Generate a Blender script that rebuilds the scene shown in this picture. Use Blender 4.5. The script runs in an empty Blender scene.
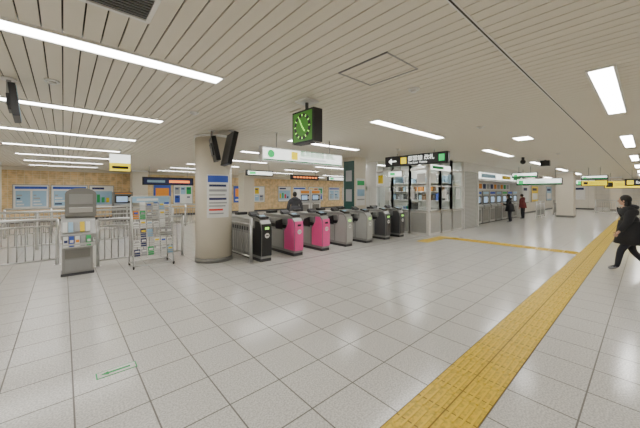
import bpy, bmesh, math, random
from mathutils import Vector, Matrix
random.seed(4)
scn = bpy.context.scene
H = 2.9   # ceiling height
CAMH = 1.6

# ------------------------------------------------------------ materials
def newmat(name):
    m = bpy.data.materials.new(name); m.use_nodes = True
    nt = m.node_tree; b = nt.nodes.get("Principled BSDF")
    return m, nt, b

def mat(name, col, rough=0.5, metal=0.0, noise=0.06, nscale=6.0, emit=0.0, spec=None):
    m, nt, b = newmat(name)
    b.inputs["Roughness"].default_value = rough
    b.inputs["Metallic"].default_value = metal
    tc = nt.nodes.new("ShaderNodeTexCoord")
    n = nt.nodes.new("ShaderNodeTexNoise"); n.inputs["Scale"].default_value = nscale
    nt.links.new(tc.outputs["Object"], n.inputs["Vector"])
    r = nt.nodes.new("ShaderNodeMix"); r.data_type = 'RGBA'
    r.inputs[6].default_value = (*[c*(1-noise) for c in col], 1)
    r.inputs[7].default_value = (*[min(1, c*(1+noise)) for c in col], 1)
    nt.links.new(n.outputs["Fac"], r.inputs[0])
    nt.links.new(r.outputs[2], b.inputs["Base Color"])
    if emit > 0:
        nt.links.new(r.outputs[2], b.inputs["Emission Color"])
        b.inputs["Emission Strength"].default_value = emit
    return m

def line_mask(nt, comp, period, width, phase=0.0):
    """1 inside a line of given width repeating along one position axis"""
    geo = nt.nodes.new("ShaderNodeNewGeometry"); sp = nt.nodes.new("ShaderNodeSeparateXYZ")
    nt.links.new(geo.outputs["Position"], sp.inputs[0])
    a = nt.nodes.new("ShaderNodeMath"); a.operation = 'SUBTRACT'; a.inputs[1].default_value = phase - width/2
    nt.links.new(sp.outputs[comp], a.inputs[0])
    f = nt.nodes.new("ShaderNodeMath"); f.operation = 'FLOORED_MODULO'; f.inputs[1].default_value = period
    nt.links.new(a.outputs[0], f.inputs[0])
    l = nt.nodes.new("ShaderNodeMath"); l.operation = 'LESS_THAN'; l.inputs[1].default_value = width
    nt.links.new(f.outputs[0], l.inputs[0])
    return l.outputs[0]

def grid_mat(name, tile, grout, px, py, width, phx, phy, rough, compA=0, compB=1, speck=0.05, sscale=120, spec=0.5, big=0.04):
    m, nt, b = newmat(name)
    b.inputs["Roughness"].default_value = rough
    b.inputs["Specular IOR Level"].default_value = spec
    geo = nt.nodes.new("ShaderNodeNewGeometry")
    n = nt.nodes.new("ShaderNodeTexNoise"); n.inputs["Scale"].default_value = sscale; n.inputs["Detail"].default_value = 3
    nt.links.new(geo.outputs["Position"], n.inputs["Vector"])
    n2 = nt.nodes.new("ShaderNodeTexNoise"); n2.inputs["Scale"].default_value = 0.7; n2.inputs["Detail"].default_value = 2
    nt.links.new(geo.outputs["Position"], n2.inputs["Vector"])
    c = nt.nodes.new("ShaderNodeMix"); c.data_type = 'RGBA'
    rr = nt.nodes.new("ShaderNodeValToRGB"); rr.color_ramp.elements[0].position = .38; rr.color_ramp.elements[1].position = .6
    nt.links.new(n.outputs["Fac"], rr.inputs[0]); nt.links.new(rr.outputs[0], c.inputs[0])
    c.inputs[6].default_value = (*[v*(1-speck*3) for v in tile], 1); c.inputs[7].default_value = (*[min(1, v*(1+speck)) for v in tile], 1)
    c2 = nt.nodes.new("ShaderNodeMix"); c2.data_type = 'RGBA'; c2.blend_type = 'MULTIPLY'; c2.inputs[0].default_value = 1
    mr = nt.nodes.new("ShaderNodeMapRange"); mr.inputs[3].default_value = 1-big; mr.inputs[4].default_value = 1+big
    nt.links.new(n2.outputs["Fac"], mr.inputs[0])
    nt.links.new(c.outputs[2], c2.inputs[6]); nt.links.new(mr.outputs[0], c2.inputs[7])
    a = line_mask(nt, compA, px, width, phx); bb = line_mask(nt, compB, py, width, phy)
    mx = nt.nodes.new("ShaderNodeMath"); mx.operation = 'MAXIMUM'
    nt.links.new(a, mx.inputs[0]); nt.links.new(bb, mx.inputs[1])
    g = nt.nodes.new("ShaderNodeMix"); g.data_type = 'RGBA'; g.inputs[7].default_value = (*grout, 1)
    nt.links.new(mx.outputs[0], g.inputs[0]); nt.links.new(c2.outputs[2], g.inputs[6])
    nt.links.new(g.outputs[2], b.inputs["Base Color"])
    ro = nt.nodes.new("ShaderNodeMath"); ro.operation = 'MULTIPLY_ADD'; ro.inputs[1].default_value = .4; ro.inputs[2].default_value = rough
    nt.links.new(mx.outputs[0], ro.inputs[0]); nt.links.new(ro.outputs[0], b.inputs["Roughness"])
    return m

TILE = 0.44
M = {}
M['floor'] = grid_mat("floor_tile", (.70,.685,.65), (.17,.16,.14), TILE, TILE, .011, .059, .763, .17, speck=.08, sscale=75, spec=.5)
M['slat'] = mat("ceiling_slat", (.74,.69,.585), .5, noise=.02, nscale=.4)
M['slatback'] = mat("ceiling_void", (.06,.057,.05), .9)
M['wallw'] = grid_mat("wall_panel", (.70,.66,.58), (.45,.43,.38), .9, 1.2, .012, 0, .1, .5, 0, 2, speck=.01, sscale=3)
M['wallx'] = grid_mat("wall_panel_x", (.70,.66,.58), (.45,.43,.38), .9, 1.2, .012, 0, .1, .5, 1, 2, speck=.01, sscale=3)
M['brick'] = grid_mat("tan_wall_tile", (.76,.54,.27), (.80,.68,.46), .30, .12, .012, 0, 0, .4, 0, 2, speck=.08, sscale=5, big=.10)
M['lamp'] = mat("lamp_diffuser", (1,.985,.955), .5, emit=21.0, noise=0)
M['lampframe'] = mat("lamp_frame", (.78,.77,.74), .4)
M['steel'] = mat("brushed_steel", (.60,.60,.585), .28, .85)
M['steeld'] = mat("dull_steel", (.36,.36,.355), .4, .5)
M['greybody'] = mat("grey_enamel", (.22,.215,.20), .4, .2)
M['gatebody'] = mat("gate_grey", (.32,.32,.305), .35, .35)
M['gatelight'] = mat("gate_light_grey", (.45,.45,.43), .35, .1)
M['white'] = mat("white_enamel", (.78,.77,.74), .4)
M['offwhite'] = mat("cream_paint", (.70,.64,.53), .35, noise=.03)
M['colm'] = mat("column_cream", (.70,.64,.52), .25, noise=.03)
M['black'] = mat("black_plastic", (.015,.015,.017), .35)
M['dark'] = mat("dark_grey_plastic", (.045,.045,.05), .4)
M['charcoal'] = mat("charcoal_panel", (.08,.08,.085), .35)
M['pink'] = mat("pink_panel", (.92,.11,.36), .4)
M['paper'] = mat("paper_white", (.82,.82,.80), .7)
M['blue'] = mat("print_blue", (.04,.10,.50), .6)
M['navy'] = mat("print_navy", (.02,.03,.12), .6)
M['lblue'] = mat("print_light_blue", (.35,.55,.72), .6)
M['green'] = mat("print_green", (.03,.42,.12), .6)
M['red'] = mat("print_red", (.70,.04,.03), .6)
M['orange'] = mat("print_orange", (.85,.32,.04), .6)
M['grey'] = mat("print_grey", (.38,.39,.40), .6)
M['teal'] = mat("teal_board", (.015,.07,.06), .35)
M['yellow'] = mat("print_yellow", (.90,.65,.02), .5)
M['signw'] = mat("lit_sign_white", (.93,.97,.92), .4, emit=1.8, noise=.01)
M['signg'] = mat("lit_sign_green", (.03,.60,.16), .4, emit=1.0, noise=.01)
M['signy'] = mat("lit_sign_yellow", (.95,.75,.01), .4, emit=1.1, noise=.01)
M['ledg'] = mat("led_green", (.35,.9,.10), .4, emit=1.8, noise=.01)
M['ledr'] = mat("led_orange", (1,.25,.05), .4, emit=1.6, noise=.01)
M['dialg'] = mat("dial_green", (.08,.28,.04), .4, emit=.15)
M['screen'] = mat("screen_lit", (.35,.5,.7), .2, emit=.7)
M['wood'] = mat("brown_trim", (.16,.08,.035), .4)
M['skin'] = mat("skin", (.62,.38,.27), .5)
M['lips'] = mat("lips", (.45,.16,.13), .5)
M['hair'] = mat("hair_black", (.012,.010,.009), .5)
M['coat'] = mat("coat_black", (.014,.014,.017), .75, nscale=25)
M['coat2'] = mat("jacket_charcoal", (.06,.06,.07), .8)
M['coat4'] = mat("jacket_maroon", (.16,.03,.03), .8)
M['jeans'] = mat("trousers_dark", (.02,.02,.028), .8)
M['shoe'] = mat("shoe_grey", (.30,.30,.31), .6)
M['rubber'] = mat("floor_dark_strip", (.22,.21,.20), .5)
M['shutter'] = grid_mat("shutter_grey", (.50,.50,.48), (.22,.22,.21), 30, .06, .012, .5, 0, .4, 0, 2, speck=.01)

def glass_mat():
    m, nt, b = newmat("window_glass")
    out = nt.nodes["Material Output"]
    tr = nt.nodes.new("ShaderNodeBsdfTransparent"); tr.inputs[0].default_value = (.93,.96,.95,1)
    gl = nt.nodes.new("ShaderNodeBsdfGlossy"); gl.inputs["Roughness"].default_value = .03
    mx = nt.nodes.new("ShaderNodeMixShader"); mx.inputs[0].default_value = .05
    nt.links.new(tr.outputs[0], mx.inputs[1]); nt.links.new(gl.outputs[0], mx.inputs[2])
    nt.links.new(mx.outputs[0], out.inputs[0]); return m
M['glass'] = glass_mat()

M['tact'] = grid_mat("tactile_yellow", (.76,.51,.015), (.24,.15,.02), .30, .22, .010, 0, .763, .4, speck=.08, sscale=30, big=.08)
M['tactbar'] = mat("tactile_bar", (.82,.57,.02), .35, noise=.05)

# ------------------------------------------------------------ mesh builder
class MB:
    def __init__(s): s.bm = bmesh.new(); s.mats = []
    def mi(s, k):
        if k not in s.mats: s.mats.append(k)
        return s.mats.index(k)
    def box(s, x0, x1, y0, y1, z0, z1, k):
        i = s.mi(k)
        v = [s.bm.verts.new(p) for p in [(x0,y0,z0),(x1,y0,z0),(x1,y1,z0),(x0,y1,z0),(x0,y0,z1),(x1,y0,z1),(x1,y1,z1),(x0,y1,z1)]]
        for f in [(3,2,1,0),(4,5,6,7),(0,1,5,4),(1,2,6,5),(2,3,7,6),(3,0,4,7)]:
            s.bm.faces.new([v[a] for a in f]).material_index = i
        return v
    def obox(s, c, size, rot, k):
        v = s.box(-size[0]/2, size[0]/2, -size[1]/2, size[1]/2, -size[2]/2, size[2]/2, k)
        mt = Matrix.Translation(c) @ rot.to_4x4()
        for a in v: a.co = mt @ a.co
    def cyl(s, p, q, r, k, seg=12, r2=None, smooth=True):
        p = Vector(p); q = Vector(q); d = q-p; i = s.mi(k)
        R = d.to_track_quat('Z', 'Y').to_matrix(); r2 = r if r2 is None else r2
        a = [s.bm.verts.new(p + R @ Vector((r*math.cos(t*2*math.pi/seg), r*math.sin(t*2*math.pi/seg), 0))) for t in range(seg)]
        b = [s.bm.verts.new(q + R @ Vector((r2*math.cos(t*2*math.pi/seg), r2*math.sin(t*2*math.pi/seg), 0))) for t in range(seg)]
        for t in range(seg):
            f = s.bm.faces.new([a[t], a[(t+1)%seg], b[(t+1)%seg], b[t]]); f.material_index = i; f.smooth = smooth
        s.bm.faces.new(a[::-1]).material_index = i; s.bm.faces.new(b).material_index = i
    def prism(s, pts, lo, hi, axis, k):
        i = s.mi(k)
        def mk(p, w): return (w, p[0], p[1]) if axis == 0 else ((p[0], w, p[1]) if axis == 1 else (p[0], p[1], w))
        a = [s.bm.verts.new(mk(p, lo)) for p in pts]; b = [s.bm.verts.new(mk(p, hi)) for p in pts]
        n = len(pts)
        for t in range(n):
            s.bm.faces.new([a[t], a[(t+1)%n], b[(t+1)%n], b[t]]).material_index = i
        s.bm.faces.new(a[::-1]).material_index = i; s.bm.faces.new(b).material_index = i
    def arc(s, cx, cy, r, a0, a1, z0, z1, k, seg=12, th=.006):
        i = s.mi(k)
        P = []
        for t in range(seg+1):
            a = a0 + (a1-a0)*t/seg
            P.append([s.bm.verts.new((cx+rr*math.cos(a), cy+rr*math.sin(a), z)) for rr in (r, r+th) for z in (z0, z1)])
        for t in range(seg):
            A, B = P[t], P[t+1]
            for q in [(2,3),(3,1),(1,0),(0,2)]:
                f = s.bm.faces.new([A[q[0]], B[q[0]], B[q[1]], A[q[1]]]); f.material_index = i
        for A in (P[0], P[-1]):
            s.bm.faces.new([A[0], A[1], A[3], A[2]]).material_index = i
    def ball(s, c, rad, k, seg=16, rings=10):
        i = s.mi(k)
        g = bmesh.ops.create_uvsphere(s.bm, u_segments=seg, v_segments=rings, radius=1)
        for v in g['verts']:
            v.co = Vector((v.co.x*rad[0]+c[0], v.co.y*rad[1]+c[1], v.co.z*rad[2]+c[2]))
        for v in g['verts']:
            for f in v.link_faces: f.material_index = i; f.smooth = True
    def done(s, name, parent=None, bevel=0, recenter=True, loc=None, rotz=0):
        bmesh.ops.recalc_face_normals(s.bm, faces=s.bm.faces)
        me = bpy.data.meshes.new(name); 
        off = Vector((0,0,0))
        if recenter and parent is None and loc is None:
            xs = [v.co.x for v in s.bm.verts]; ys = [v.co.y for v in s.bm.verts]; zs = [v.co.z for v in s.bm.verts]
            off = Vector(((min(xs)+max(xs))/2, (min(ys)+max(ys))/2, min(zs)))
            bmesh.ops.translate(s.bm, verts=s.bm.verts, vec=-off)
        s.bm.to_mesh(me); s.bm.free()
        for k in s.mats: me.materials.append(M[k])
        ob = bpy.data.objects.new(name, me); scn.collection.objects.link(ob)
        ob.location = off if loc is None else loc
        ob.rotation_euler[2] = rotz
        if parent: ob.parent = parent
        if bevel:
            b = ob.modifiers.new("bevel", 'BEVEL'); b.width = bevel; b.segments = 2; b.limit_method = 'ANGLE'
        return ob

def text(s, size, loc, rot, k, parent, name="lettering"):
    c = bpy.data.curves.new(name, 'FONT'); c.body = s; c.size = size; c.extrude = .001
    c.align_x = 'LEFT'; c.align_y = 'CENTER'
    c.materials.append(M[k])
    o = bpy.data.objects.new(name, c); scn.collection.objects.link(o)
    o.parent = parent; o.location = Vector(loc) - parent.location; o.rotation_euler = rot
    return o
ROT_Y = (math.pi/2, 0, 0)              # readable from -Y side
ROT_X = (math.pi/2, 0, -math.pi/2)     # readable from -X side

# ------------------------------------------------------------ room shell
X0, X1, Y0, Y1 = -6.5, 42.0, -5.0, 21.3
b = MB(); b.box(X0, X1, Y0, Y1, -.1, 0, 'floor'); b.done("floor")
b = MB()
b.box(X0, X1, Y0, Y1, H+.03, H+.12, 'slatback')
x = X0
while x < X1-.05:
    b.box(x, x+.1135, Y0, Y1, H, H+.015, 'slat'); x += .125
b.done("ceiling")
b = MB(); b.box(X0, X1, .87, .905, H-.004, H+.02, 'lampframe'); b.box(X0, X1, .880, .893, H-.006, H, 'slatback'); b.done("trim_1")
b = MB(); b.box(X0, X1, Y1, Y1+.15, 0, H+.1, 'brick'); b.done("wall_back")
b = MB(); b.box(X0, X1, Y0-.15, Y0, 0, H+.1, 'wallw'); b.done("wall_right")
b = MB(); b.box(X0-.15, X0, Y0, Y1, 0, H+.1, 'wallx'); b.done("wall_left")
b = MB(); b.box(X1, X1+.15, Y0, Y1, 0, H+.1, 'wallx'); b.done("wall_far")
b = MB(); b.box(X0, X1, Y1-.02, Y1, 0, .14, 'charcoal'); b.done("baseboard_back")
b = MB(); b.box(X0, X1, Y1-.03, Y1, H-.18, H, 'offwhite'); b.done("trim_2")

# ceiling lamps
xs = [-6.5, -1.2, 4.2, 9.6, 15.0, 20.4, 25.8, 31.2, 36.6]
ys = [-2.4, .33, 3.28, 5.9, 8.5, 11.2, 13.9, 16.6, 19.3]
first = None
for yy in ys:
    for xx in xs:
        if first is None:
            b = MB(); L = 2.55; w = .095
            b.box(0, L, -w, w, -.012, 0, 'lamp')
            for (a0,a1,c0,c1) in [(-.02,L+.02,-w-.022,-w),(-.02,L+.02,w,w+.022),(-.02,0,-w,w),(L,L+.02,-w,w)]:
                b.box(a0,a1,c0,c1,-.022,0,'lampframe')
            first = b.done("office_fill_light", loc=(xx, yy, H))
        else:
            o = bpy.data.objects.new("office_fill_light", first.data); scn.collection.objects.link(o); o.location = (xx, yy, H)
o = bpy.data.objects.new("office_fill_light", first.data); scn.collection.objects.link(o); o.location = (10.2, 7.2, H)  # extra lamp off the grid, added to brighten the office interior
b = MB(); b.box(8.1, 8.55, 1.85, 2.15, H-.012, H, 'lamp'); b.box(8.07, 8.58, 1.82, 2.18, H-.006, H, 'lampframe'); b.done("downlight")
# air vent
vx0,vx1,vy0,vy1 = .02,.46,2.18,2.48
b = MB(); b.box(vx0,vx1,vy0,vy1, H-.012, H-.004, 'black')
for i in range(8):
    yy = vy0+.012 + i*.036; b.box(vx0,vx1, yy, yy+.006, H-.022, H-.006, 'steeld')
for (a0,a1,c0,c1) in [(vx0-.03,vx1+.03,vy0-.03,vy0),(vx0-.03,vx1+.03,vy1,vy1+.03),(vx0-.03,vx0,vy0,vy1),(vx1,vx1+.03,vy0,vy1)]:
    b.box(a0,a1,c0,c1,H-.025,H,'lampframe')
b.done("air_vent")
b = MB()
hx0,hx1,hy0,hy1 = 2.25,2.80,1.60,2.24
for (a0,a1,c0,c1) in [(hx0,hx1,hy0,hy0+.012),(hx0,hx1,hy1-.012,hy1),(hx0,hx0+.012,hy0,hy1),(hx1-.012,hx1,hy0,hy1)]:
    b.box(a0,a1,c0,c1,H-.008,H+.01,'steeld')
b.done("ceiling_hatch")
for (cx,cy) in [(-.1,4.6),(1.6,4.9),(3.3,1.95),(6.2,2.2),(7.6,5.0),(12.5,2.0),(4.8,7.2)]:
    b = MB(); b.cyl((cx,cy,H),(cx,cy,H-.02),.07,'lampframe',20); b.cyl((cx,cy,H-.02),(cx,cy,H-.045),.045,'white',20,.03); b.done("smoke_detector")

# ------------------------------------------------------------ tactile paving
b = MB(); ya, yb = .763, 1.203
b.box(-4, 38, ya, yb, 0, .004, 'tact')
x = -4
while x < 24:
    for j in range(2):
        for i in range(4):
            yc = ya + j*.22 + .0365 + i*.049
            b.box(x+.02, x+.28, yc-.008, yc+.008, .004, .008, 'tactbar')
    x += .30
b.done("tactile_paving")
b = MB(); b.box(9.85, 10.29, 1.203, 4.6, 0, .004, 'tact')
y = 1.22
while y < 4.3:
    for i in range(8): b.box(9.88+i*.052, 9.895+i*.052, y, y+.26, .004, .008, 'tactbar')
    y += .3
b.box(8.6, 10.29, 4.6, 5.0, 0, .004, 'tact')
b.done("tactile_paving")
b = MB(); b.box(3.3, 9.8, 5.42, 5.47, 0, .003, 'rubber'); b.box(3.3, 9.8, 7.85, 7.9, 0, .003, 'rubber'); b.done("floor_strip")
b = MB(); gxx, gyy = .36, 3.16
I3 = Matrix.Rotation(0,3,'Z')
b.obox((gxx,gyy,.001),(.30,.11,.002),I3,'green')
b.obox((gxx,gyy,.0015),(.28,.09,.003),I3,'paper')
b.prism([(gxx-.06,gyy-.03),(gxx-.12,gyy),(gxx-.06,gyy+.03)], 0, .0036, 2, 'green'); b.box(gxx-.06,gxx+.1,gyy-.014,gyy+.014,0,.0036,'green')
b.done("floor_sticker")

# ------------------------------------------------------------ columns
CX, CY, CR = 2.68, 6.84, .41
b = MB(); b.cyl((CX,CY,0),(CX,CY,H),CR,'colm',48); b.cyl((CX,CY,0),(CX,CY,.1),CR+.012,'greybody',48)
b.cyl((CX,CY,H-.05),(CX,CY,H),CR+.02,'lampframe',48)
col = b.done("round_column")
ang = math.atan2(-CY, -CX) + .26
b = MB(); a0, a1 = ang-.62, ang+.62
b.arc(CX,CY,CR+.002,a0,a1,1.02,2.0,'paper',16)
b.arc(CX,CY,CR+.009,a0+.05,a1-.05,1.82,1.97,'blue',16,.002)
for (z0,z1,k) in [(1.72,1.77,'navy'),(1.61,1.66,'grey'),(1.52,1.55,'grey'),(1.42,1.47,'navy'),(1.34,1.37,'grey'),(1.27,1.30,'grey'),(1.18,1.22,'red'),(1.10,1.13,'grey')]:
    b.arc(CX,CY,CR+.009,a0+.12,a1-.12-random.random()*.3,z0,z1,k,12,.002)
b.done("column_poster")

b = MB(); b.box(8.0,8.6,7.1,7.7,0,H,'offwhite'); b.box(7.985,8.0,7.14,7.66,.9,2.75,'teal')
b.box(7.98,7.985,7.25,7.55,2.0,2.4,'grey'); b.box(7.98,7.985,7.25,7.55,1.25,1.7,'grey')
b.box(8.06,8.54,7.085,7.1,1.1,2.1,'paper'); b.box(8.1,8.5,7.08,7.085,1.85,2.02,'green'); b.box(8.1,8.5,7.08,7.085,1.3,1.34,'grey'); b.box(8.1,8.5,7.08,7.085,1.45,1.7,'lblue')
b.box(7.97,8.63,7.07,7.73,0,.12,'greybody')
b.done("square_column", bevel=.01)
for (cx,cy,w) in [(-2.4,18.6,.35),(3.4,20.3,.4),(24.3,3.5,.42),(35.7,1.8,.35),(30.5,4.6,.35),(16.5,14.0,.35),(8.5,16.5,.35)]:
    b = MB(); b.box(cx-w,cx+w,cy-w,cy+w,0,H,'offwhite'); b.box(cx-w-.01,cx+w+.01,cy-w-.01,cy+w+.01,0,.12,'greybody')
    b.box(cx-w-.006,cx+w+.006,cy-w-.006,cy+w+.006,H-.12,H,'lampframe'); b.done("square_column", bevel=.01)

# ------------------------------------------------------------ ticket gates
def gate(x, y0, L, accent, w=.2, flaps=(-1,1)):
    b = MB(); hw = w/2
    y1 = y0+L; top = .99
    prof = [(y0+.05,.0),(y1-.05,.0),(y1-.03,.1),(y1-.02,.72),(y1-.10,.93),(y1-.22,top),(y0+.26,top),(y0+.12,.96),(y0+.02,.86),(y0,.70),(y0+.02,.12)]
    b.prism(prof, x-hw, x+hw, 0, 'gatebody')
    cap = [(y0+.26,top),(y0+.12,.96),(y0+.10,.975),(y0+.25,top+.02),(y1-.22,top+.02),(y1-.22,top)]
    b.prism(cap, x-hw-.012, x+hw+.012, 0, 'steel')
    for sx in (-1, 1):
        xa = x+sx*hw; xb = x+sx*(hw+.008)
        lo, hi = min(xa,xb), max(xa,xb)
        b.box(lo,hi,y0+.52,y1-.12,.14,.60,'gatelight')
        b.box(lo,hi,y0+.36,y1-.15,.66,.75,'black')
        b.box(lo,hi,y0+.36,y1-.15,.80,.92,'steel')
        b.prism([(y0+.03,.13),(y0+.46,.13),(y0+.46,.60),(y0+.30,.78),(y0+.30,.92),(y0+.12,.92),(y0+.05,.84),(y0+.01,.70)], lo, hi, 0, accent)
    b.prism([(y0+.02,.12),(y0-.008,.14),(y0-.016,.70),(y0+.006,.865),(y0+.02,.86),(y0,.70)], x-hw+.005, x+hw-.005, 0, accent)
    b.cyl((x,y0-.014,.60),(x,y0-.022,.60),.06,'white',20)
    b.box(x-.035,x+.035,y0-.027,y0-.02,.59,.61,'dark' if accent=='gatelight' else accent)
    b.box(x-.05,x+.05,y0-.018,y0-.008,.74,.79,'ledg' if accent!='pink' else 'black')
    b.box(x-hw-.01,x+hw+.01,y0+.03,y1-.03,0,.07,'dark')
    rot = Matrix.Rotation(math.radians(14),3,'X')
    b.obox((x,y0+.2,top+.02),(w*.9,.20,.06),rot,'black'); b.obox((x,y0+.2,top+.053),(w*.5,.1,.006),rot,'lblue')
    b.obox((x,y0+.62,top+.06),(w*.85,.16,.09),Matrix.Rotation(math.radians(25),3,'X'),'dark')
    b.box(x-hw-.012,x+hw+.012,y1-.50,y1-.34,top+.02,top+.09,'black')
    for sx in flaps:
        for yy in (y0+.55, y1-.40):
            pts = [(x+sx*hw, .62),(x+sx*(hw+.20), .66),(x+sx*(hw+.22), .72),(x+sx*(hw+.20), .86),(x+sx*hw, .90)]
            b.prism(pts, yy-.012, yy+.012, 1, 'black')
    return b.done("ticket_gate", bevel=.006)
gx = [(3.5,1.7,'black'),(4.43,1.7,'pink'),(5.36,1.7,'pink'),(6.29,1.7,'gatelight'),(7.22,1.7,'gatelight'),(8.2,1.15,'charcoal'),(9.05,1.7,'charcoal')]
for (x,L,a) in gx: gate(x, 5.8, L, a, .26, (1,) if x < 4 else (-1,1))

# ------------------------------------------------------------ fences
def fence(p, q, h=1.0, bars=.12, post=1.2, name="steel_fence", mid=True):
    p = Vector((*p,0)); q = Vector((*q,0)); d = q-p; L = d.length; u = d/L
    b = MB()
    Z = Vector((0,0,1))
    n = max(1, round(L/post))
    for i in range(n+1):
        c = p + u*(L*i/n); b.cyl(c, c+Z*h, .034, 'steel', 12); b.cyl(c, c+Z*.012, .06, 'steel', 14)
    b.cyl(p+Z*h, q+Z*h, .032, 'steel', 12); b.cyl(p+Z*(h-.14), q+Z*(h-.14), .020, 'steel', 8); b.cyl(p+Z*.13, q+Z*.13, .020, 'steel', 8)
    k = int(L/bars)
    for i in range(1,k):
        c = p + u*(L*i/k); b.cyl(c+Z*.13, c+Z*(h-.14), .010, 'steeld', 6)
    return b.done(name)
fence((.55,7.80),(2.25,7.80),1.0)
fence((-2.2,8.6),(-.1,8.6),1.0)
fence((3.18,5.95),(3.18,7.4),1.0)
fence((-4,11.2),(2.9,11.2),1.05)
fence((-1.5,14.5),(5.5,14.5),1.0)
fence((2.9,11.3),(2.9,14.4),1.0)
fence((21.6,4.5),(23.6,4.5),1.0)
fence((25.2,4.3),(29.6,4.3),1.0)
fence((30,2.6),(30,-3),1.0)

# ------------------------------------------------------------ leaflet kiosk
b = MB()
kx, ky = .22, 7.45
b.box(kx-.24,kx+.22,ky-.15,ky+.2,.03,.72,'gatebody')
b.box(kx-.26,kx+.24,ky-.17,ky+.22,0,.05,'dark')
b.box(kx-.20,kx+.18,ky-.158,ky-.15,.08,.30,'steeld'); b.box(kx-.20,kx+.18,ky-.158,ky-.15,.33,.50,'greybody')
b.prism([(ky-.20,.70),(ky+.2,.70),(ky+.2,1.15),(ky+.02,1.15),(ky-.20,.78)], kx-.26, kx+.26, 0, 'gatebody')
pts = [(kx-.20,1.12),(kx+.28,1.12),(kx+.28,1.56)]
for i in range(9):
    a = math.pi*i/8; pts.append((kx+.04+.24*math.cos(a), 1.56+.12*math.sin(a)))
b.prism(pts, ky-.06, ky+.22, 1, 'greybody')
b.box(kx-.14,kx+.22,ky-.07,ky-.06,1.2,1.30,'steel'); b.box(kx-.14,kx+.22,ky-.068,ky-.06,1.36,1.56,'gatebody')
for i,k in enumerate(['paper','lblue','grey','yellow','paper']):
    xx = kx-.2+i*.085
    b.obox((xx,ky-.17,.93),(.070,.02,.20),Matrix.Rotation(math.radians(-25),3,'X'),k)
    b.obox((xx+.01,ky-.22,.66),(.07,.02,.20),Matrix.Rotation(math.radians(-15),3,'X'),['paper','blue','paper','grey','green'][i])
    b.obox((xx+.012,ky-.235,.665),(.05,.006,.05),Matrix.Rotation(math.radians(-15),3,'X'),['navy','paper','orange','grey','paper'][i])
b.box(kx-.24,kx+.24,ky-.25,ky-.235,.54,.62,'steel')
b.done("leaflet_stand", bevel=.006)

# leaflet rack: wire frame with sparse tiers
b = MB(); rx0, rx1, ry = 1.08, 1.84, 7.2
for xx in (rx0, rx1):
    b.cyl((xx,ry-.20,.06),(xx,ry+.10,1.5),.015,'steel',8); b.cyl((xx,ry+.32,.06),(xx,ry+.10,1.5),.015,'steel',8)
    b.cyl((xx,ry-.20,.06),(xx,ry+.32,.06),.012,'steel',8)
    for yy in (ry-.2,ry+.32):
        b.cyl((xx-.012,yy,.035),(xx+.012,yy,.035),.035,'black',14)
for xx in (rx0+.25, rx0+.51): b.cyl((xx,ry-.17,.2),(xx,ry+.08,1.4),.006,'steel',6)
b.cyl((rx0,ry+.10,1.5),(rx1,ry+.10,1.5),.014,'steel',8); b.cyl((rx0,ry-.20,.06),(rx1,ry-.20,.06),.012,'steel',8); b.cyl((rx0,ry+.32,.06),(rx1,ry+.32,.06),.012,'steel',8)
b.box(rx0+.02,rx1-.02,ry+.085,ry+.095,1.37,1.50,'lblue'); b.box(rx0+.1,rx1-.25,ry+.08,ry+.085,1.41,1.46,'paper')
cols = ['paper','grey','lblue','grey','paper','paper','lblue','steeld','navy','grey','green','paper','orange']
for t in range(6):
    z = .26 + t*.19; yy = ry - .15 + t*.04
    for dz in (.0,.045,.09): b.cyl((rx0,yy-.06,z+dz),(rx1,yy-.06,z+dz),.006,'steel',6)
    for i in range(9): b.cyl((rx0+i*.095,yy-.06,z),(rx0+i*.095,yy+.03,z),.004,'steel',5)
    for i in range(6):
        if random.random() < .15: continue
        xx = rx0+.07+i*.125
        h = random.uniform(.13,.18)
        k = random.choice(cols)
        b.obox((xx,yy-.02,z+h/2),(.104,.012,h),Matrix.Rotation(math.radians(-12),3,'X'),k)
        b.obox((xx,yy-.028,z+h*.72),(.075,.004,h*.22),Matrix.Rotation(math.radians(-12),3,'X'),random.choice(['grey','lblue','paper','blue','yellow']))
b.done("leaflet_rack")

# ------------------------------------------------------------ hanging signs / clock
def hang(b, pts, z0, r=.012):
    for (x,y) in pts: b.cyl((x,y,z0),(x,y,H),r,'steeld',8); b.cyl((x,y,H-.012),(x,y,H),.04,'lampframe',12)
b = MB(); b.box(3.1,5.5,5.34,5.46,2.25,2.57,'lampframe'); b.box(3.13,5.47,5.33,5.34,2.28,2.54,'signw'); b.box(3.13,5.47,5.46,5.47,2.28,2.54,'signw')
b.cyl((3.32,5.33,2.42),(3.32,5.322,2.42),.085,'signg',24); b.box(3.85,4.03,5.323,5.33,2.33,2.51,'signy'); b.box(3.13,5.47,5.324,5.33,2.28,2.305,'green')
hang(b, [(3.5,5.4),(5.1,5.4)], 2.57)
s = b.done("hanging_sign"); text("都営新宿線 改札", .15, (4.1,5.32,2.475), ROT_Y, 'green', s); text("Shinjuku Line  Ticket Gate", .075, (4.1,5.32,2.36), ROT_Y, 'navy', s)

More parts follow.
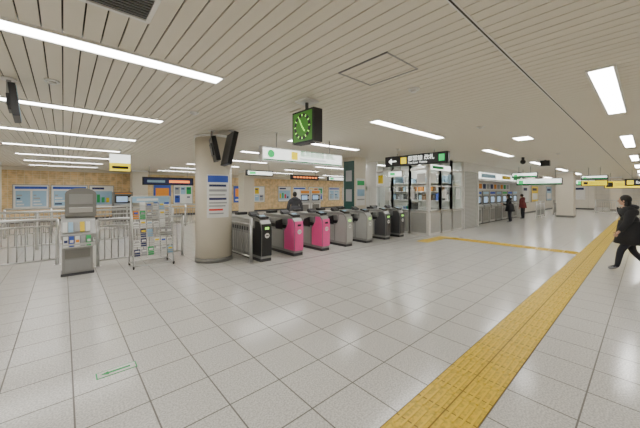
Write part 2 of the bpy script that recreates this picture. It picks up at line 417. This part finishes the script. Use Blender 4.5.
b = MB(); b.box(8.38,8.5,3.85,6.05,2.46,2.80,'black'); b.box(8.37,8.38,3.9,6.0,2.49,2.77,'dark')
b.box(8.362,8.37,5.22,5.42,2.53,2.73,'signy'); b.prism([(5.9,2.63),(5.78,2.73),(5.78,2.53)], 8.362, 8.37, 0, 'signw'); b.box(8.362,8.37,5.6,5.8,2.61,2.65,'signw')
b.box(8.362,8.37,3.95,4.12,2.53,2.73,'signg')
hang(b, [(8.44,4.3),(8.44,5.6)], 2.80)
s = b.done("hanging_sign"); text("都営線 改札", .17, (8.36,5.15,2.67), ROT_X, 'signw', s); text("Toei Line  Tickets", .09, (8.36,5.15,2.54), ROT_X, 'signw', s)
b = MB(); b.box(9.2,9.28,5.9,6.5,2.15,2.38,'lampframe'); b.box(9.19,9.2,5.93,6.47,2.18,2.35,'signw'); b.box(9.185,9.19,6.2,6.42,2.21,2.32,'signg'); hang(b,[(9.24,6.0),(9.24,6.4)],2.38); b.done("hanging_sign")

b = MB(); cx, cy = 2.6, 3.22
b.box(cx-.08,cx+.08,cy-.24,cy+.24,2.29,2.75,'black'); b.cyl((cx,cy,2.75),(cx,cy,H),.025,'dark',12); b.box(cx-.12,cx+.12,cy-.12,cy+.12,H-.03,H,'lampframe')
zc = 2.52
for sx in (-1,1):
    xf = cx+sx*.08
    b.box(min(xf,xf+sx*.004),max(xf,xf+sx*.004),cy-.21,cy+.21,2.315,2.725,'dialg')
    b.cyl((xf+sx*.004,cy,zc),(xf+sx*.007,cy,zc),.185,'dark',40)
    b.cyl((xf+sx*.007,cy,zc),(xf+sx*.008,cy,zc),.135,'dialg',40)
    for i in range(12):
        a = i*math.pi/6
        b.obox((xf+sx*.010,cy+.16*math.sin(a),zc+.16*math.cos(a)),(.006,.013,.03),Matrix.Rotation(-a,3,'X'),'ledg')
    b.obox((xf+sx*.012,cy+.03,zc+.055),(.005,.014,.13),Matrix.Rotation(-.5,3,'X'),'ledg')
    b.obox((xf+sx*.012,cy-.03,zc-.035),(.005,.016,.09),Matrix.Rotation(-.7,3,'X'),'ledg')
b.done("hanging_clock", bevel=.004)
b = MB(); b.box(2.75,3.15,3.55,3.85,H-.02,H,'offwhite'); b.box(2.8,3.1,3.6,3.8,H-.028,H-.02,'lampframe'); b.done("ceiling_speaker")

def monitor(c, yaw, tilt, w, h, name="hanging_monitor", front='charcoal', th=.09):
    b = MB()
    R = Matrix.Rotation(yaw,3,'Z') @ Matrix.Rotation(tilt,3,'X')
    c = Vector(c)
    b.obox(c,(w,th,h),R,'black'); b.obox(c+R@Vector((0,-th/2-.002,0)),(w*.93,.006,h*.9),R,front); b.obox(c+R@Vector((0,th/2+.01,0)),(w*.5,.04,h*.5),R,'dark')
    top = c+R@Vector((0,th/2+.02,0)); b.cyl(top,(top.x,top.y,H),.022,'steeld',10); b.cyl((top.x,top.y,H-.02),(top.x,top.y,H),.07,'lampframe',14)
    return b.done(name, bevel=.006)
monitor((2.62,5.85,2.50), math.radians(-100), math.radians(-12), .62, .68)
monitor((2.40,6.08,2.50), math.radians(75), math.radians(-12), .5, .5)
monitor((-.42,4.85,2.62), math.radians(93), math.radians(-6), .5, .36, front='lblue', th=.06)
b = MB(); b.box(1.0,1.5,10.25,10.33,2.45,2.70,'signw'); b.box(1.0,1.5,10.25,10.33,2.22,2.45,'signy'); b.box(1.05,1.45,10.24,10.25,2.28,2.36,'black'); hang(b,[(1.25,10.29)],2.7); b.done("hanging_sign")
b = MB(); b.box(2.9,5.3,16.4,16.5,1.95,2.35,'black'); b.box(2.95,5.25,16.39,16.4,2.0,2.3,'navy'); b.box(3.1,3.9,16.385,16.39,2.08,2.2,'lblue'); b.box(4.1,5.1,16.385,16.39,2.08,2.2,'ledr'); hang(b,[(3.2,16.45),(5.0,16.45)],2.35); b.done("departure_board")
b = MB(); b.box(5.5,6.9,16.4,16.5,1.95,2.35,'signg'); b.box(5.6,6.8,16.39,16.4,2.05,2.25,'signw'); hang(b,[(5.7,16.45),(6.7,16.45)],2.35); b.done("hanging_sign")
for (x0,x1,y,zz,k) in [(9.4,11.4,13.0,2.3,'ledr'),(6.2,7.6,12.0,2.35,'signw'),(12.2,13.8,13.0,2.3,'signw')]:
    b = MB(); b.box(x0,x1,y,y+.12,zz,zz+.26,'black'); b.box(x0+.06,x1-.06,y-.01,y,zz+.05,zz+.21,k if k!='ledr' else 'dark')
    if k=='ledr':
        for i in range(8): b.box(x0+.15+i*.22,x0+.30+i*.22,y-.015,y-.01,zz+.09,zz+.17,'ledr')
    else:
        b.box(x0+.12,x0+.45,y-.015,y-.01,zz+.07,zz+.19,'signg')
    hang(b,[(x0+.2,y+.06),(x1-.2,y+.06)],zz+.26); b.done("hanging_sign")

# ------------------------------------------------------------ back wall notice boards
def poster(x0,x1,z0,z1,y,kind):
    b = MB(); b.box(x0-.04,x1+.04,y-.03,y,z0-.04,z1+.04,'steeld'); b.box(x0,x1,y-.036,y-.03,z0,z1,'paper')
    w = x1-x0; h = z1-z0
    if kind == 0:
        b.box(x0+.05,x1-.05,y-.04,y-.036,z1-.16*h,z1-.05*h,'blue')
        for j in range(2):
            xa = x0+.06*w+j*.47*w
            b.box(xa,xa+.41*w,y-.04,y-.036,z0+.08*h,z1-.24*h,'lblue')
            for i in range(4): b.box(xa+.03*w,xa+.1*w+random.random()*w*.27,y-.044,y-.04,z0+.14*h+i*.13*h,z0+.2*h+i*.13*h,random.choice(['paper','grey','navy']))
    elif kind == 1:
        b.box(x0+.06,x1-.06,y-.04,y-.036,z0+.1*h,z1-.25*h,'lblue')
        for i in range(4): b.box(x0+.1+i*w*.2,x0+.1+i*w*.2+w*.13,y-.044,y-.04,z0+.2*h,z0+(.3+.3*random.random())*h,random.choice(['green','yellow','red','navy']))
        b.box(x0+.1,x1-.4*w,y-.04,y-.036,z1-.17*h,z1-.07*h,'navy')
    elif kind == 3:
        cc = ['orange','green','yellow','red','lblue','blue','paper','grey']
        for i in range(3):
            for j in range(2):
                xa = x0+.05*w+i*.31*w; za = z0+.06*h+j*.46*h
                b.box(xa,xa+.27*w,y-.04,y-.036,za,za+.40*h,random.choice(cc)); b.box(xa+.03*w,xa+.2*w,y-.044,y-.04,za+.26*h,za+.33*h,random.choice(['paper','navy']))
    else:
        b.box(x0,x1,y-.04,y-.036,z0,z1,'blue'); b.box(x0+.1*w,x1-.1*w,y-.044,y-.04,z0+.35*h,z1-.15*h,'orange'); b.box(x0+.1*w,x1-.3*w,y-.044,y-.04,z0+.1*h,z0+.2*h,'paper')
    b.done("wall_poster")
px = -1.9
for w,kd in [(1.3,0),(1.5,0),(1.1,1)]:
    poster(px,px+w,.75,1.95,Y1,kd); px += w+.12
for (x0,x1,kd) in [(4.4,5.4,2),(5.6,6.8,3),(9.9,11.0,2),(11.2,12.6,3),(14.0,15.3,1),(15.6,17.0,0),(17.4,19.2,3),(20,21.5,0),(22,23.5,3)]:
    poster(x0,x1,.8,2.05,Y1,kd)
b = MB(); b.box(7.2,9.4,Y1-.12,Y1-.02,0,2.2,'wood'); b.box(7.35,8.25,Y1-.14,Y1-.12,.1,2.05,'charcoal'); b.box(8.35,9.25,Y1-.14,Y1-.12,.1,2.05,'charcoal')
b.cyl((8.2,Y1-.17,.9),(8.2,Y1-.17,1.3),.015,'steel',8); b.cyl((8.4,Y1-.17,.9),(8.4,Y1-.17,1.3),.015,'steel',8); b.done("door_1")
def machine(x0,x1,y,h,name,face,deep=.6,body='white'):
    b = MB(); b.box(x0,x1,y,y+deep,.05,h,body); b.box(x0+.02,x1-.02,y+.03,y+deep,0,.06,'dark')
    b.prism([(y-.10,.85),(y,.80),(y,1.0),(y-.10,.93)],x0+.04,x1-.04,0,'steel')
    b.box(x0+.08,x1-.08,y-.012,y,1.0,1.42,'black'); b.box(x0+.14,x0+(x1-x0)*.72,y-.018,y-.012,1.06,1.36,'screen')
    b.box(x1-.22,x1-.12,y-.02,y-.012,1.1,1.3,'steel'); b.box(x0+.08,x1-.08,y-.012,y,1.5,h-.05,face)
    b.box(x0+.12,x1-.12,y-.01,y,.15,.72,'greybody'); b.cyl((x0+.2,y-.012,.78),(x0+.2,y-.02,.78),.03,'black',12)
    b.done(name, bevel=.008)
for i in range(2): machine(12.3+i*1.0,13.2+i*1.0,16.0,1.75,"fare_adjustment_machine",'orange')
machine(2.0,2.9,19.0,1.6,"fare_adjustment_machine",'orange',body='greybody')

# ------------------------------------------------------------ station office (glass booth)
b = MB()
ox0, oy0 = 10.0, 5.3; ox1 = 12.85; oy1 = 9.5
def wall_seg_front(x0,x1):
    b.box(x0,x1,oy0,oy0+.08,0,.88,'white'); b.box(x0+.06,x1-.06,oy0-.006,oy0,.08,.82,'gatelight')
    b.box(x0,x1,oy0-.10,oy0+.25,.88,.92,'steel')
    b.box(x0,x1,oy0,oy0+.08,2.42,2.5,'white'); b.box(x0,x1,oy0+.035,oy0+.045,2.5,H,'glass')
    b.box(x0-.025,x0+.025,oy0-.01,oy0+.09,0,H,'white'); b.box(x1-.025,x1+.025,oy0-.01,oy0+.09,0,H,'white')
    b.box(x0,x1,oy0+.01,oy0+.07,1.80,1.85,'white')
    b.box(x0+.03,x1-.03,oy0+.035,oy0+.045,.92,2.42,'glass')
def wall_seg_side(y0,y1):
    b.box(ox0,ox0+.08,y0,y1,0,.88,'white'); b.box(ox0-.006,ox0,y0+.06,y1-.06,.08,.82,'gatelight')
    b.box(ox0-.10,ox0+.25,y0,y1,.88,.92,'steel')
    b.box(ox0,ox0+.08,y0,y1,2.42,2.5,'white'); b.box(ox0+.035,ox0+.045,y0,y1,2.5,H,'glass')
    b.box(ox0-.01,ox0+.09,y0-.025,y0+.025,0,H,'white'); b.box(ox0-.01,ox0+.09,y1-.025,y1+.025,0,H,'white')
    b.box(ox0+.01,ox0+.07,y0,y1,1.80,1.85,'white')
    b.box(ox0+.035,ox0+.045,y0+.03,y1-.03,.92,2.42,'glass')
for a in range(3): wall_seg_front(ox0+a*.95, ox0+(a+1)*.95)
for a in range(3): wall_seg_side(oy0+a*.8, oy0+(a+1)*.8)
b.box(ox0,ox0+.08,7.7,9.5,0,H,'white'); b.box(ox0-.01,ox0,8.0,9.0,.05,2.05,'lampframe'); b.box(ox0-.02,ox0-.01,8.1,8.9,1.0,1.9,'paper')
b.box(ox0-.02,ox0-.01,8.15,8.85,1.65,1.85,'green'); b.box(ox0-.03,ox0-.01,8.85,8.9,.95,1.1,'steel')
b.box(ox0,ox1+.02,9.42,9.5,0,H,'white'); b.box(ox1,ox1+.03,5.3,9.5,0,H,'white')
for (y0,y1,z0,z1,k) in [(5.45,5.8,1.95,2.3,'paper'),(5.9,6.2,1.35,1.7,'paper'),(6.4,6.75,1.95,2.3,'lblue'),(6.95,7.25,1.25,1.6,'paper'),(7.35,7.6,1.95,2.3,'yellow')]:
    b.box(ox0+.025,ox0+.034,y0,y1,z0,z1,k)
for (x0,x1,z0,z1,k) in [(10.2,10.6,1.95,2.3,'paper'),(11.1,11.45,1.35,1.7,'paper'),(11.6,11.9,1.95,2.3,'lblue'),(12.3,12.7,1.3,1.75,'paper')]:
    b.box(x0,x1,oy0+.025,oy0+.034,z0,z1,k)
b.box(10.1,11.7,oy0-.03,oy0-.012,2.44,2.62,'signw'); b.box(10.2,11.1,oy0-.035,oy0-.03,2.47,2.58,'green')
for i in range(6):
    b.box(10.3+i*.4,10.58+i*.4,9.40,9.42,2.0,2.4,random.choice(['paper','lblue','yellow','orange','grey']))
b.done("station_office")
b = MB(); b.box(10.5,12.3,6.4,7.1,.70,.74,'white'); b.box(10.55,11.0,6.45,7.05,0,.70,'greybody'); b.box(11.85,12.25,6.45,7.05,0,.7,'greybody')
b.box(11.2,11.7,6.7,6.74,.82,1.15,'black'); b.box(11.4,11.5,6.68,6.78,.74,.84,'black'); b.box(11.3,11.7,6.45,6.6,.74,.76,'dark')
b.box(10.6,11.05,6.5,6.54,.80,1.10,'black'); b.box(10.78,10.88,6.48,6.58,.74,.82,'black')
for i in range(6): b.box(10.55+i*.09,10.61+i*.09,6.75,7.0,.74,1.0,random.choice(['blue','red','paper','green','grey'])) 
b.done("office_desk")
b = MB()
for i in range(2):
    x0 = 10.5+i*.95; b.box(x0,x0+.9,8.95,9.38,0,1.9,'gatebody'); b.box(x0+.02,x0+.44,8.935,8.95,.05,1.85,'gatelight'); b.box(x0+.46,x0+.88,8.935,8.95,.05,1.85,'gatelight'); b.box(x0+.40,x0+.42,8.92,8.935,.9,1.05,'dark')
b.done("office_cabinet")
b = MB(); b.box(12.5,12.84,5.6,8.8,0,.9,'gatelight')
for j in range(3):
    b.box(12.5,12.84,5.6,8.8,1.2+j*.4,1.23+j*.4,'white')
    for i in range(22): b.box(12.55,12.82,5.65+i*.14,5.65+i*.14+.10,1.23+j*.4,1.23+j*.4+random.uniform(.18,.3),random.choice(['blue','grey','grey','orange','lblue','charcoal','paper','wood']))
for yy in (5.6,7.2,8.78): b.box(12.5,12.84,yy,yy+.02,.9,2.1,'white')
b.done("office_shelf")

b = MB(); b.box(12.95,14.5,5.3,5.4,0,2.5,'shutter'); b.box(12.92,14.55,5.26,5.42,2.5,H,'white'); b.box(12.92,12.99,5.25,5.42,0,2.5,'white'); b.box(14.48,14.6,5.25,5.42,0,2.5,'white'); b.done("roller_shutter")
b = MB(); b.box(14.6,22,6.0,6.1,0,H,'wallw'); b.box(14.6,22,5.3,6.0,2.15,H,'white'); b.box(21.9,22,5.3,6.0,0,2.15,'white')
b.box(14.7,21.8,5.29,5.3,2.25,2.55,'signw'); b.box(15,17,5.285,5.29,2.3,2.5,'lblue'); b.box(18,19.5,5.285,5.29,2.3,2.5,'yellow'); b.box(20,21.5,5.285,5.29,2.3,2.5,'green')
b.box(14.7,21.8,5.97,6.0,1.72,2.1,'paper')
for i in range(12): b.box(14.9+i*.57,15.3+i*.57,5.96,5.97,1.78,2.04,random.choice(['lblue','green','orange','grey','navy']))
b.done("wall_ticket_hall")
for i in range(7): machine(14.75+i*.98,15.62+i*.98,5.48,1.66,"ticket_vending_machine",random.choice(['blue','lblue','green']),deep=.45,body=('gatebody' if i%2 else 'gatelight'))
b = MB(); b.box(22,42,6.0,6.12,0,H,'wallw'); b.box(22,42,5.98,6.0,0,.12,'charcoal'); b.done("wall_front")
for (x0,x1,k) in [(22.6,24.2,'lblue'),(24.6,26.2,'paper'),(27,29,'yellow'),(32,34,'lblue')]:
    b = MB(); b.box(x0,x1,5.93,5.99,.8,2.1,'steeld'); b.box(x0+.06,x1-.06,5.92,5.93,.86,2.04,k); b.box(x0+.2,x1-.5,5.915,5.92,1.7,1.9,'navy'); b.box(x0+.2,x1-.2,5.915,5.92,1.0,1.5,'paper'); b.done("notice_board")
b = MB(); b.box(35.9,36,3.2,6.0,0,H,'wallx'); b.box(35.85,35.9,3.2,6.0,0,.12,'charcoal'); b.box(35.86,35.9,3.8,5.2,.9,2.1,'paper'); b.box(35.85,35.86,3.9,5.1,1.8,2.0,'navy'); b.done("wall_end")

def xsign(x,y0,y1,z0,z1,k,fg,t="",tk='black'):
    b = MB(); b.box(x,x+.14,y0,y1,z0,z1,'dark'); b.box(x-.01,x,y0+.04,y1-.04,z0+.03,z1-.03,k); b.box(x+.14,x+.15,y0+.04,y1-.04,z0+.03,z1-.03,k)
    h = z1-z0
    b.box(x-.016,x-.01,y1-.04-h*.8,y1-.1,z0+.08,z1-.08,fg)
    if k == 'signw': b.box(x-.014,x-.01,y0+.04,y1-.04,z0+.03,z0+.10,'green')
    hang(b,[(x+.07,y0+.3),(x+.07,y1-.3)],z1)
    s = b.done("hanging_sign")
    if t: text(t, h*.5, (x-.02,y1-h-.05,(z0+z1)/2), ROT_X, tk, s)
xsign(19.5,2.95,5.0,1.98,2.34,'signw','signg',"改札 Tickets",'green')
xsign(17.5,3.6,4.7,2.32,2.58,'signw','signg',"Exit",'green')
xsign(21.0,1.35,2.4,2.25,2.48,'signw','signg')
xsign(21.0,1.35,2.4,1.92,2.22,'signy','black',"出口 A1")
xsign(28.0,.15,2.0,1.85,2.35,'signy','black',"出口 Exit A2")
xsign(24.5,.1,.9,1.95,2.35,'black','signy',"Exit",'signw')
xsign(29.0,2.5,3.6,2.1,2.5,'signw','signg')
b = MB(); b.cyl((12.9,3.1,H),(12.9,3.1,H-.12),.05,'dark',12); b.ball((12.9,3.1,H-.17),(.09,.09,.09),'black'); b.done("security_camera")
b = MB(); b.box(14.5,14.7,2.6,2.9,H-.25,H-.03,'black'); b.cyl((14.6,2.75,H-.03),(14.6,2.75,H),.03,'dark'); b.done("ceiling_loudspeaker")

# ------------------------------------------------------------ people
def skinned(verts, edges, radii, root=0, sub=2):
    me = bpy.data.meshes.new("t"); me.from_pydata([Vector(v) for v in verts], edges, [])
    ob = bpy.data.objects.new("t", me); scn.collection.objects.link(ob)
    sk = ob.modifiers.new("s", 'SKIN')
    sv = me.skin_vertices[0].data
    for i, r in enumerate(radii):
        sv[i].radius = (r, r) if not isinstance(r, tuple) else r
        sv[i].use_root = (i == root)
    sk.use_smooth_shade = True
    ss = ob.modifiers.new("u", 'SUBSURF'); ss.levels = sub; ss.render_levels = sub
    bpy.context.view_layer.update()
    dg = bpy.context.evaluated_depsgraph_get()
    res = bpy.data.meshes.new_from_object(ob.evaluated_get(dg))
    bpy.data.objects.remove(ob)
    return res

def person(name, loc, heading, height, pose, coat, pants, hairlen=.0, lean=0.0, coat_len=.0, bulk=1.0, turn=0):
    """local: x forward, y left, z up; nominal height 1.65"""
    root = bpy.data.objects.new(name, None); scn.collection.objects.link(root)
    root.location = loc; root.rotation_euler[2] = heading; s = height/1.65; root.scale = (s,s,s)
    L = lean; B = bulk
    V = [(0,0,.88), (L*.35,0,1.06), (L*.7,0,1.24), (L*.95,0,1.37), (L*1.1,0,1.45), (L*1.25+.01,0,1.52)]
    Rd = [(.165*B,.135*B),(.165*B,.13*B),(.18*B,.13*B),(.11*B,.09*B),.055,.05]
    E = [(0,1),(1,2),(2,3),(3,4),(4,5)]
    lab = [1,1,1,1,0,0]
    sh = L*.9
    for side, (el, wr) in ((1, pose['larm']), (-1, pose['rarm'])):
        i = len(V)
        V += [(sh,side*.19,1.335), (sh+el[0],side*(.25+el[1]),1.335+el[2]), (sh+wr[0],side*(.25+wr[1]),1.335+wr[2])]
        Rd += [.085*B,.062*B,.045*B]; E += [(3,i),(i,i+1),(i+1,i+2)]; lab += [1,1,1]
    wrists = [V[8], V[11]]; elbows = [V[7], V[10]]
    for side, (kn, an, toe) in ((1, pose['lleg']), (-1, pose['rleg'])):
        i = len(V)
        V += [(0,side*.095,.80),(kn[0],side*.10,kn[1]),(an[0],side*.09,an[1]),(toe[0],side*.10,toe[1])]
        Rd += [.105,.072,.048,.042]; E += [(0,i),(i,i+1),(i+1,i+2),(i+2,i+3)]; lab += [2,2,3,3]
    me = skinned(V, E, Rd)
    me.materials.clear()
    for k in ('skin', coat, pants, 'shoe'): me.materials.append(M[k])
    Vv = [Vector(v) for v in V]
    for f in me.polygons:
        c = f.center; best = (9, 0)
        for (a,bq) in E:
            A, Bq = Vv[a], Vv[bq]; ab = Bq-A; t = max(0,min(1,(c-A).dot(ab)/ab.length_squared)); d = (c-(A+ab*t)).length
            l = lab[a] if t < .5 else lab[bq]
            if d < best[0]: best = (d, l)
        l = best[1]
        if l == 2 and c.z > .88-coat_len and abs(c.z) > .5: l = 1
        if c.z < .09: l = 3
        elif l == 3: l = 2
        f.material_index = l; f.use_smooth = True
    body = bpy.data.objects.new("body", me); scn.collection.objects.link(body); body.parent = root
    if coat_len > 0:
        b = MB(); n = 28; rings = []
        for (z, rx, ry) in [(1.12,.155*B,.195*B),(.95,.18*B,.215*B),(.80,.20*B,.225*B),(.88-coat_len,.225*B,.235*B),(.87-coat_len,.20*B,.21*B)]:
            xo = L*.5*max(0,(z-.88))
            rings.append([b.bm.verts.new((xo+rx*math.cos(t*2*math.pi/n)+.008*math.sin(5*t*2*math.pi/n), ry*math.sin(t*2*math.pi/n), z)) for t in range(n)])
        i = b.mi(coat)
        for A,Bq in zip(rings, rings[1:]):
            for t in range(n):
                f = b.bm.faces.new([A[t],A[(t+1)%n],Bq[(t+1)%n],Bq[t]]); f.material_index = i; f.smooth = True
        b.bm.faces.new(rings[0]).material_index = i
        b.done("coat_hem", parent=root)
        b = MB(); b.ball((L*1.0-.07,0,1.42),(.09*B,.13*B,.07),coat,20,12); b.done("hood", parent=root)
    hx, hz = L*1.35+.02, 1.57
    b = MB()
    b.ball((0,0,0),(.092,.074,.108),'skin',24,16)
    b.ball((.02,0,-.05),(.062,.052,.062),'skin',16,10)
    b.ball((.095,0,-.012),(.016,.011,.022),'skin',10,8)
    for sy in (-1,1):
        b.ball((-.005,sy*.076,-.005),(.018,.010,.028),'skin',10,8)
        b.ball((.080,sy*.030,.012),(.010,.012,.007),'white',8,6); b.ball((.087,sy*.030,.012),(.005,.006,.006),'black',8,6)
    b.ball((.083,0,-.052),(.008,.020,.005),'lips',10,6)
    b.done("head", parent=root, loc=(hx,0,hz), rotz=turn)
    b = MB(); b.ball((-.022,0,.022),(.100,.088,.108),'hair',24,16)
    if hairlen > 0: b.ball((-.055,0,-.05-hairlen*.3),(.06,.088,.09+hairlen*.5),'hair',20,12)
    b.done("hair", parent=root, loc=(hx,0,hz), rotz=turn)
    for w, e, side in ((wrists[0],elbows[0],1),(wrists[1],elbows[1],-1)):
        W = Vector(w); D = (W-Vector(e)).normalized(); S = Vector((1,0,0)); 
        N = D.cross(S).normalized(); S = N.cross(D).normalized()
        verts = [W - D*.02, W + D*.04, W + D*.085]; rad = [.028,(.036,.02),(.034,.018)]
        mm = [skinned(verts, [(0,1),(1,2)], rad, 0, 1)]
        for f_i,(off,ln) in enumerate([(.027,.068),(.009,.078),(-.009,.072),(-.027,.056)]):
            p = W + D*.075 + S*off; q = p + D*ln*.55; r = q + D*ln*.4 - N*side*.02
            mm.append(skinned([p,q,r], [(0,1),(1,2)], [.0095,.009,.0075], 0, 1))
        p = W + D*.03 + S*.028; q = p + D*.03 + S*.022; r = q + D*.03 + S*.004
        mm.append(skinned([p,q,r], [(0,1),(1,2)], [.012,.0105,.009], 0, 1))
        bmj = bmesh.new()
        for m_ in mm: bmj.from_mesh(m_)
        hm = bpy.data.meshes.new("hand"); bmj.to_mesh(hm); bmj.free(); hm.materials.append(M['skin'])
        for f in hm.polygons: f.use_smooth = True; f.material_index = 0
        ho = bpy.data.objects.new("hand", hm); scn.collection.objects.link(ho); ho.parent = root
    return root

walk = dict(larm=((.10,.10,-.24),(.24,.13,-.43)), rarm=((-.08,.05,-.26),(-.04,.05,-.50)),
            lleg=((.20,.47),(.26,.09),(.41,.045)), rleg=((-.04,.45),(-.30,.13),(-.18,.045)))
stand = dict(larm=((0,.02,-.28),(.05,.0,-.52)), rarm=((0,.02,-.28),(.05,.0,-.52)),
             lleg=((.02,.46),(0,.08),(.15,.04)), rleg=((.02,.46),(0,.08),(.15,.04)))
use = dict(larm=((.05,.02,-.27),(.27,-.05,-.22)), rarm=((.05,.02,-.27),(.25,-.05,-.30)),
             lleg=((.02,.46),(0,.08),(.15,.04)), rleg=((.02,.46),(-.05,.08),(.10,.04)))
def fl(u, d):
    r = (u-320)/290*d
    return (r*.749+d*.6626, -.6626*r+.749*d, 0)
person("walking_pedestrian", fl(631.5,5.85), math.radians(108), 1.50, walk, 'coat', 'jeans', .10, .07, .26, 1.3, math.radians(-25))
person("pedestrian", fl(295,11.0), math.radians(60), 1.57, stand, 'coat2', 'jeans', 0, .03, .1, 1.1)
person("ticket_buyer", fl(510,15.2), math.radians(95), 1.45, use, 'coat', 'jeans', .05, .06, .2, 1.1)
person("ticket_buyer", fl(523,16.9), math.radians(80), 1.45, stand, 'coat4', 'jeans', .0, .05, .1)

# ------------------------------------------------------------ camera / world
cam = bpy.data.cameras.new("camera"); co = bpy.data.objects.new("camera", cam); scn.collection.objects.link(co)
cam.sensor_width = 36; cam.lens = 290/640*36; cam.shift_y = -22/640
co.location = (0,0,CAMH); co.rotation_euler = (math.pi/2, 0, -math.radians(41.5)); cam.clip_end = 200
scn.camera = co
w = bpy.data.worlds.new("world"); scn.world = w; w.use_nodes = True
w.node_tree.nodes["Background"].inputs[0].default_value = (.9,.95,1,1); w.node_tree.nodes["Background"].inputs[1].default_value = .3
